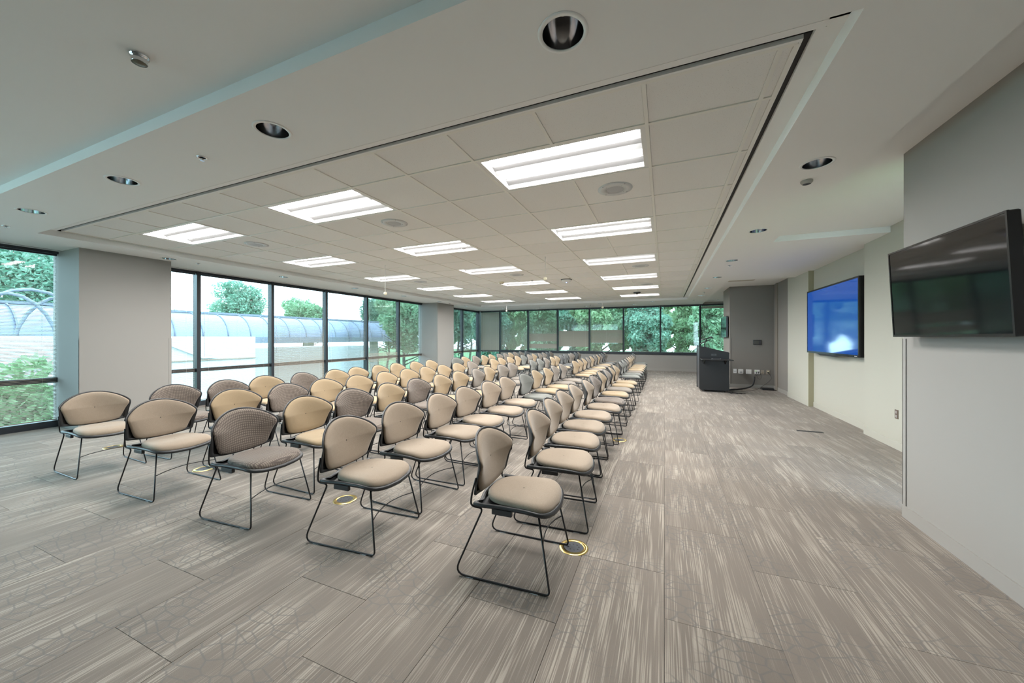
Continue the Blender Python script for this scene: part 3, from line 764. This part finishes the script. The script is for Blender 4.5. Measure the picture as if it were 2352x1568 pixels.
# ------------------------------------------------------------------ brass floor boxes
def make_floorbox():
    t = thing('floor_box', (0,0,0), 'x', 'floor outlet', 'round brass floor outlets')
    MB().lathe([(.098,0),(.096,.003),(.066,.0045),(.066,.002)], 36).build('brass_ring', M['brass'], t)
    MB().lathe([(.066,.0025),(.0,.003)], 30).build('cover', M['cover'], t)
    mb = MB()
    for k in range(8):
        a_ = k*PI/4+.3; r = .035; mb.box(r*math.cos(a_)-.005, r*math.cos(a_)+.005, r*math.sin(a_)-.003, r*math.sin(a_)+.003, .0028, .0036)
    mb.build('slots', M['slot'], t); return t
fb = make_floorbox(); first = True
for x, y, w in ((-.57,2.437,'beside the front-row end chair'), (-2.60,2.372,'under the second-row end chair'), (-4.625,2.328,'behind the fourth-row end chair'), (-6.637,2.335,'by the end chair of the window row'),
                (-.58,5.244,'at the aisle foot of the front row'), (-2.585,5.2,'among the second-row chair legs'), (-2.65,8.25,'at the cross aisle by the second row')):
    if first: fb.location = (x, y, 0); fb['label'] = 'round brass floor outlet '+w; first = False
    else: clone(fb, (x, y, 0), label='round brass floor outlet '+w)

# ------------------------------------------------------------------ chairs
def spline(P, n=4, closed=False):
    return [(p.x, p.y) for p in curve_pts([(a_, b_, 0) for a_, b_ in P], n)]
def outline(half):
    """half outline from axis to axis -> closed, mirrored in the second coordinate"""
    h = spline(half, 3); return h + [(a_, -b_) for a_, b_ in reversed(h[1:-1])]
def fillet(P, R, n=5):
    P = [Vector(p) for p in P]; out = [P[0]]
    for i in range(1, len(P)-1):
        r = R[i]; a_ = (P[i-1]-P[i]); b_ = (P[i+1]-P[i]); la = min(r, a_.length*.49); lb = min(r, b_.length*.49)
        s, e = P[i]+a_.normalized()*la, P[i]+b_.normalized()*lb
        for k in range(n+1):
            q = k/n; out.append(s*(1-q)**2 + P[i]*2*q*(1-q) + e*q*q)
    out.append(P[-1]); return out
def seat_z(x): return -1.35*max(0, x-.13)**2 + .10*max(0, -.05-x)**2
def make_chair(f):
    t = thing('stacking_chair', (0,0,0), 'x', 'chair', 'rows of upholstered sled chairs')
    # --- seat
    pad_o = outline([(-.172,0),(-.164,.075),(-.13,.145),(-.07,.192),(.02,.212),(.11,.222),(.185,.224),(.238,.198),(.27,.12),(.284,0)])
    shell_o = outline([(-.205,0),(-.199,.08),(-.182,.15),(-.172,.20),(-.188,.228),(-.186,.248),(-.13,.252),(-.03,.240),(.10,.240),(.19,.240),(.248,.214),(.283,.13),(.297,0)])
    def loft(outl, rings, cx, zf):
        mb = MB(); n = len(outl)
        V = []
        for s, z in rings:
            for x, y in outl:
                px = cx+(x-cx)*s; V.append((px, y*s, z+zf(px)))
        F = []
        for i in range(len(rings)-1):
            for k in range(n): F.append((i*n+k, i*n+(k+1) % n, (i+1)*n+(k+1) % n, (i+1)*n+k))
        mb.add(V, F, True); return mb, n
    mb, n = loft(pad_o, [(.985,.432),(1.0,.441),(.988,.454),(.945,.465),(.84,.472),(.55,.471),(.28,.468),(.02,.467)], .05, seat_z)
    pad = mb.build('seat', f, t)
    mb, n = loft(shell_o, [(.02,.418),(.6,.418),(.95,.416),(.995,.420),(1.0,.432),(.985,.440),(.93,.441),(.90,.436)], .05, seat_z)
    mb.build('seat_shell', M['plastic'], t)
    for s in (-1, 1): MB().bbox(-.07, .055, s*.232-.012, s*.232+.012, .388, .42, .003).build('seat_bracket', M['plastic'], t)
    # --- back
    def xc(z): return -.178 - .07*min(1, max(0, (z-.47)/.35))**.9
    def bx_(y, z):
        k = .088*min(1, max(.12, (z-.47)/.19)); return xc(z) + k*(y/.27)**2
    po = outline([(.472,0),(.476,.10),(.486,.168),(.506,.200),(.56,.222),(.62,.243),(.66,.260),(.685,.263),(.705,.252),(.737,.222),(.77,.175),(.797,.115),(.811,.06),(.816,0)])   # (z,y)
    so = outline([(.466,0),(.467,.08),(.474,.16),(.482,.215),(.487,.250),(.505,.262),(.58,.268),(.655,.276),(.69,.278),(.715,.266),(.747,.236),(.78,.188),(.808,.125),(.824,.065),(.830,0)])
    def loft2(outl, rings, cz):
        mb = MB(); n = len(outl); V = []
        for s, off in rings:
            for z, y in outl:
                zz, yy = cz+(z-cz)*s, y*s; V.append((bx_(yy, zz)+off, yy, zz))
        F = []
        for i in range(len(rings)-1):
            for k in range(n): F.append((i*n+k, (i+1)*n+k, (i+1)*n+(k+1) % n, i*n+(k+1) % n))
        mb.add(V, F, True); return mb
    loft2(po, [(.985,.002),(1.0,.009),(.985,.018),(.93,.026),(.75,.031),(.45,.032),(.2,.031),(.02,.031)], .65).build('backrest', f, t)
    loft2(so, [(.02,-.009),(.5,-.010),(.93,-.009),(.985,-.006),(1.0,.001),(.985,.006),(.93,.005),(.9,.003)], .65).build('back_shell', M['plastic'], t)
    # --- steel rod frame: one bent rod on each side
    for s in (-1, 1):
        P = [(.205,s*.205,.425),(.288,s*.262,.0065),(-.305,s*.268,.0065),(-.128,s*.236,.412),(-.206,s*.246,.418),(-.192,s*.256,.50),(-.158,s*.268,.60)]
        MB().tube(fillet(P, [0,.03,.075,.03,.03,.06,0]), .006, 6).build('sled_frame', M['black'], t)
        for x in (-.20, .20): MB().box(x-.022, x+.022, s*.2655-.006, s*.2655+.006, 0, .003).build('glide', M['grille'], t)
    MB().tube(curve_pts([(.247,.233,.215),(.215,.13,.225),(.20,0,.23),(.215,-.13,.225),(.247,-.233,.215)], 4), .004, 5).build('crossbar', M['black'], t)
    return t
CH = {1:[(1110,984,'b'),(1217.5,942.8,'b'),(1249,918.4,'b'),(1277.3,898.8,'b'),(1304.2,884.6,'b'),(1335.5,874.2,'b'),(1353.9,864.5,'p'),(1374,854.3,'t'),(1385,849,'u'),(1397.8,843.6,'t'),(1404.9,841,'t'),
 (1421.3,830.7,'g'),(1428,828.2,'g'),(1433.6,825.4,'u'),(1438.2,822,'t'),(1442.0,819.5,'t'),(1445.0,817.5,'t'),(1447.9,815.4,'t'),(1450.7,812.9,'u'),(1453.4,809.3,'g')],
2:[(783.6,957.6,'b'),(909.9,924.2,'b'),(998.5,904,'b'),(1059.8,888,'b'),(1115.9,875.2,'b'),(1154.3,864.3,'b'),(1196.4,858.6,'g'),(1224.2,848.9,'t'),(1247.8,845,'t'),(1265.6,839.6,'u'),(1284.8,835.8,'u'),
 (1316,828.8,'t'),(1325,826.2,'t'),(1336.5,823,'t'),(1345.5,820.8,'u'),(1354.4,817.6,'t'),(1360.8,816.2,'u'),(1367.1,814.8,'t'),(1372.9,813.2,'u'),(1379.3,811.6,'d'),(1386.9,808.7,'u')],
3:[(548.5,939,'p'),(694.7,910.3,'t'),(797,894,'p'),(885.3,880.1,'t'),(949.6,869.6,'p'),(1005.7,859.9,'t'),(1048.6,851.7,'t'),(1089.4,846.6,'u'),(1115.9,840.5,'t'),(1147.1,837.1,'u'),(1170.1,832.6,'u'),
 (1217.8,826.3,'g'),(1235,824,'g'),(1249.7,821.1,'u'),(1259.9,820.2,'t'),(1272.7,817.3,'t'),(1281,816,'d'),(1292.5,813.5,'d'),(1303.4,812.9,'u'),(1310.4,810,'u'),(1317.4,809.4,'d'),(1325,808,'u')],
4:[(362,917.4,'b'),(533,893.7,'t'),(650.3,881.2,'p'),(736,870.5,'t'),(810.8,862.2,'t'),(879.2,853.6,'t'),(931.7,847,'t'),(971,842,'t'),(1012.9,837.4,'t'),(1046.5,832.9,'t'),(1078.3,829.4,'u'),
 (1129.3,823,'t'),(1144.6,820.5,'t'),(1166.3,818.6,'t'),(1181.5,817.3,'t'),(1194.8,815.4,'g'),(1207.6,814.1,'u'),(1221.6,811.6,'t'),(1233.1,810.9,'u'),(1241.4,809.7,'u'),(1247.1,808.4,'d'),(1253.5,807.1,'u')],
5:[(213,899,'b'),(394.6,883.9,'p'),(505.5,873.8,'p'),(602.4,863.1,'t'),(690.1,856,'p'),(766.3,849.3,'t'),(810.8,843.4,'t'),(865.9,838.3,'t'),(906.7,833.2,'t'),(950.6,830.2,'t'),(985.3,826.2,'t'),
 (1045.5,821.6,'g'),(1064.2,818.3,'t'),(1085.9,817.3,'u'),(1102.5,816,'t'),(1123.5,813.8,'t'),(1140.8,812.9,'u'),(1153.5,811.6,'u'),(1165.5,809.7,'t'),(1179.5,808.1,'u'),(1193.6,807.1,'u'),(1206.3,806.5,'d')]}
ROWB = {1:-1.10, 2:-2.27, 3:-3.44, 4:-4.65, 5:-5.90}
ROWN = {1:'front row', 2:'second row', 3:'middle row', 4:'fourth row', 5:'window-side row'}
YAWS = {(1,0):2.5, (2,0):4.5, (3,0):3.5, (4,0):1.5, (5,0):-1.5, (1,1):3, (5,11):-12, (2,11):-6}
protos = {}
rc = random.Random(11)
def survey(u, v, xb):
    """floor position of a chair surveyed by the top of its backrest (.82 m high)"""
    dx = (u-1176)/831; rx = -math.sin(YAW)+math.cos(YAW)*dx; ry = math.cos(YAW)+math.sin(YAW)*dx
    k1 = (H0-.82)*831/(v-775); y1 = ry*k1; y2 = xb/rx*ry
    w = .85 if v > 860 else (.6 if v > 835 else .4)
    y = w*y1+(1-w)*y2; return rx/ry*y, y
for r, L in CH.items():
    pos = []
    for i, (u, v, c_) in enumerate(L): pos.append(survey(u, v, ROWB[r]))
    # keep neighbours from intersecting
    for i in range(1, len(pos)):
        if pos[i][1]-pos[i-1][1] < .592:
            y = pos[i-1][1]+.592; pos[i] = (pos[i][0]+ (pos[i][0]-ROWB[r])*0, y)
    for i, (u, v, c_) in enumerate(L):
        yaw = math.radians(YAWS.get((r, i), rc.uniform(-3.2, 3.2) if i < 11 else rc.uniform(-1.8, 1.8)))
        bx0, by0 = pos[i]; x = bx0+.236*math.cos(yaw); y = by0+.236*math.sin(yaw)
        blk = 'near block, %s chair from the open carpet end' % ORD[i] if i < 11 else 'far block, %s chair from the cross aisle' % ORD[i-11]
        lab = '%s chair, %s, %s' % (FABNAME[c_], ROWN[r], blk.replace(' chair from', ' from'))
        if c_ not in protos:
            o = make_chair(FAB[c_]); protos[c_] = o; o.location = (x, y, 0); o.rotation_euler = (0,0,yaw); o['label'] = lab
        else: clone(protos[c_], (x, y, 0), yaw, label=lab)

# ------------------------------------------------------------------ outside
gnd = struct('ground', MB().box(-160, 80, -60, 160, -4.6, -4.3), paint('grass_ground', (.12, .20, .08)))
struct('ground_paving', MB().box(-30, -9.3, -40, 19, -4.35, -4.2), M['concrete'])
t = thing('parapet_building', (-21.5, 7, -4.2), 'white low building with a flat parapet outside the side windows', 'building')
MB().box(-1.5, 1.5, -6.0, 5.4, 0, 5.68).build('wall', M['whitewall'], t)
MB().box(-1.6, 1.4, 5.4, 13.5, 0, 5.05).build('lower_wall', M['concrete'], t)
MB().box(1.5, 1.56, -3, 5.4, 4.55, 4.60).build('coping_line', mat('rust_line', (.35,.25,.2), .6), t)
MB().add([(1.56,1.2,5.55),(1.56,1.75,5.55),(1.56,3.6,4.65),(1.56,3.0,4.65),(1.62,1.2,5.55),(1.62,1.75,5.55),(1.62,3.6,4.65),(1.62,3.0,4.65)], [(0,1,2,3),(7,6,5,4),(0,4,5,1),(1,5,6,2),(2,6,7,3),(3,7,4,0)]).build('stair_rail_wall', M['whitewall'], t)
# barrel-vaulted glazed walkway running past the side windows
t = thing('glazed_walkway', (-30, 0, 1.45), 'barrel-vaulted blue-grey glazed walkway running behind the white parapet', 'walkway')
mb = MB(); n = 14; y0, y1 = -4, 34
V = []
for y in (y0, y1):
    for k in range(n+1):
        a_ = PI*k/n; V.append((1.75*math.cos(a_), y, 1.65*math.sin(a_)))
mb.add(V, [(k, k+1, n+2+k, n+1+k) for k in range(n)] + [tuple(range(n+1)), tuple(reversed(range(n+1, 2*n+2)))], True); mb.build('vault', M['tubeglass'], t)
for j in range(26):
    y = y0+.2+j*1.5
    MB().tube([(1.78*math.cos(PI*k/n), y, 1.68*math.sin(PI*k/n)) for k in range(n+1)], .035, 5).build('rib', M['rib'], t)
MB().box(-.25, .25, y0, y1, 1.66, 1.80).build('ridge', M['rib'], t)
MB().box(-1.85, 1.85, y0, y1, -.45, 0).build('floor_beam', M['rib'], t)
for j in range(5): MB().box(-.3, .3, y0+3+8*j, y0+3.6+8*j, -5.65, -.45).build('support', M['concrete'], t)
for j, (y, rr) in enumerate(((5.9, 1.5), (6.6, 2.0), (7.6, 1.5))):
    tag(MB().tube([(-26-.25*j, y+rr*math.cos(PI*k/12), -.4+ (2.2+.5*rr)*math.sin(PI*k/12)+.8) for k in range(13)] , .07, 6).tube([(-26-.25*j, y+rr, .4), (-26-.25*j, y+rr, -4.2)], .07, 6).tube([(-26-.25*j, y-rr, .4), (-26-.25*j, y-rr, -4.2)], .07, 6).build('arched_hoop', M['rib']),
        'blue-grey arched hoop frame before the walkway, %s of three' % ORD[j], 'hoop frame', 'arched hoops')

def foliage_mesh(seed, n, R, size, m):
    rng = np.random.default_rng(seed)
    nc = 46; C = rng.normal(size=(nc, 3)); C /= np.linalg.norm(C, axis=1)[:, None]; C *= rng.uniform(.12, .68, (nc, 1)); C *= np.array(R)
    rad = rng.uniform(.22, .33, nc)*min(R)
    idx = rng.integers(0, nc, n); D = rng.normal(size=(n, 3)); D /= np.linalg.norm(D, axis=1)[:, None]
    P = C[idx] + D*(rad[idx]*rng.uniform(.55, 1.0, n))[:, None]
    A = rng.normal(size=(n, 3)); A /= np.linalg.norm(A, axis=1)[:, None]; B = np.cross(A, rng.normal(size=(n, 3))); B /= np.linalg.norm(B, axis=1)[:, None]
    s = size*rng.uniform(.6, 1.3, n)[:, None]; Nn = np.cross(A, B)
    V = np.empty((n, 4, 3)); V[:, 0] = P-A*s; V[:, 1] = P+B*s*.45+Nn*s*.12; V[:, 2] = P+A*s; V[:, 3] = P-B*s*.45+Nn*s*.12
    me = bpy.data.meshes.new('foliage'); me.vertices.add(n*4); me.vertices.foreach_set('co', V.reshape(-1))
    me.loops.add(n*4); me.loops.foreach_set('vertex_index', np.arange(n*4, dtype=np.int32)); me.polygons.add(n)
    me.polygons.foreach_set('loop_start', np.arange(0, n*4, 4, dtype=np.int32)); me.update(calc_edges=True); me.materials.append(m); return me
def make_tree(seed, R, trunk_h, n, size, m):
    """origin at the foot of the trunk"""
    t = thing('broadleaf_tree', (0,0,0), 'x', 'tree', 'trees outside the windows')
    rr = random.Random(seed); top = trunk_h+R[2]
    mb = MB(); mb.tube([(0,0,0),(rr.uniform(-.1,.1),0,trunk_h*.5),(rr.uniform(-.3,.3),rr.uniform(-.3,.3),trunk_h),(rr.uniform(-.4,.4),0,top)], [.22,.17,.13,.05], 7); mb.build('trunk', M['bark'], t)
    for k in range(7):
        a_ = k*.9+rr.random(); z = trunk_h*.75+k*.28*R[2]/3
        MB().tube([(0,0,z),(math.cos(a_)*R[0]*.4, math.sin(a_)*R[1]*.4, z+.5),(math.cos(a_)*R[0]*.8, math.sin(a_)*R[1]*.8, z+1.1)], [.07,.045,.015], 5).build('branch', M['bark'], t)
    f = bpy.data.objects.new('foliage', foliage_mesh(seed, n, R, size, m)); COL.objects.link(f); f.parent = t; f.location = (0,0,top-.2); f['kind'] = 'stuff'
    return t
T1 = make_tree(1, (3.4,3.4,3.8), 4.0, 16000, .17, M['leaf1'])
T2 = make_tree(2, (3.4,3.4,4.0), 4.2, 16000, .16, M['leaf2'])
T3 = make_tree(3, (1.75,1.75,4.4), 2.0, 24000, .15, M['leaf3'])
T4 = make_tree(4, (1.75,1.75,4.6), 2.2, 24000, .15, M['leaf2'])
T5 = make_tree(5, (1.75,1.75,4.5), 2.0, 24000, .15, M['leaf1'])
TR = [(T2,-40,10.5,1.12,'beyond the walkway, filling the window by the near pillar'), (T1,-47,19.5,.88,'beyond the walkway, low behind the narrow side window'), (T2,-47,27.5,1.12,'beyond the walkway, behind the first full side window'),
      (T1,-47,35.8,1.14,'beyond the walkway, behind the half-shut side blind'), (T2,-41,43.5,1.1,'beyond the walkway, past the half-shut side blind'), (T1,-34.5,38.5,.9,'past the walkway end, behind the fifth side bay'),
      (T1,-21,25.5,.95,'hiding the walkway end from the fifth side bay'), (T2,-20,33,1.0,'in the window beside the far pillar'), (T1,-25.5,39.5,.85,'tall behind the far pillar window'), (T2,-27,47.5,1.1,'seen in the last side bay'), (T1,-31,60,1.2,'far beyond the last side bay')]
names = ['corner','second','third','fourth','fifth','first clear','second clear','shaded end']
for k in range(8):
    TR.append(((T4,T5,T3)[k % 3], -11.9+3.62*k*.92+.3*k, 24.6, 1.0, 'close outside the %s back window' % names[k]))
for k in range(8):
    TR.append(((T5,T3,T4)[k % 3], -14.3+3.95*k, 28.6, 1.08, 'in the second line outside the %s back window' % names[k]))
for k in range(7):
    TR.append(((T3,T4,T5)[k % 3], -14.4+4.6*k, 33.2, 1.25, 'in the last line outside the %s back window' % names[k]))
used = set(); rt = random.Random(3)
for (tp, x, y, s, w) in TR:
    lab = 'leafy green tree ' + w
    rz = rt.choice((0, PI/2, PI, -PI/2))
    if id(tp) not in used: used.add(id(tp)); tp.location = (x, y, -4.2); tp.rotation_euler = (0,0,rz); tp.scale = (s,s,s); tp['label'] = lab
    else: clone(tp, (x, y, -4.2), rz, (s,s,s), label=lab)
def make_shrub(seed, R, n, m):
    t = thing('shrub', (0,0,0), 'x', 'shrub', 'shrubs outside the windows')
    f = bpy.data.objects.new('foliage', foliage_mesh(seed, n, R, .10, m)); COL.objects.link(f); f.parent = t; f.location = (0,0,R[2]); f['kind'] = 'stuff'
    for k in range(3):
        MB().tube([(.2*k-.2,0,0),(.25*k-.25,.1,R[2]*.6),(.5*k-.5,.2*k-.2,R[2]*1.3)], [.05,.04,.015], 5).build('stem', M['bark'], t)
    return t
S1 = make_shrub(21, (2.0,2.0,1.6), 8000, M['leaf3']); S2 = make_shrub(22, (2.2,1.8,1.5), 8000, M['leaf1'])
used = set()
for (tp, x, y, s, w) in ((S1,-17,4.2,1.45,'below the window by the near pillar'), (S2,-18.5,-2.6,1.4,'beyond the near shrub outside the first window'), (S2,-13.2,20.2,1.35,'below the side bay at the far pillar'),
                         (S1,-7.5,20.2,.95,'below the third back window'), (S2,-2.6,20.2,.95,'below the fifth back window'), (S1,1.9,20.2,1.0,'below the first clear back window'), (S2,6.2,20.2,1.0,'below the lectern window')):
    lab = 'dense green shrub ' + w; rz = rt.uniform(0, 6)
    if id(tp) not in used: used.add(id(tp)); tp.location = (x, y, -4.2); tp.rotation_euler = (0,0,rz); tp.scale = (s,s,s*1.25); tp['label'] = lab
    else: clone(tp, (x, y, -4.2), rz, (s,s,s*1.25), label=lab)
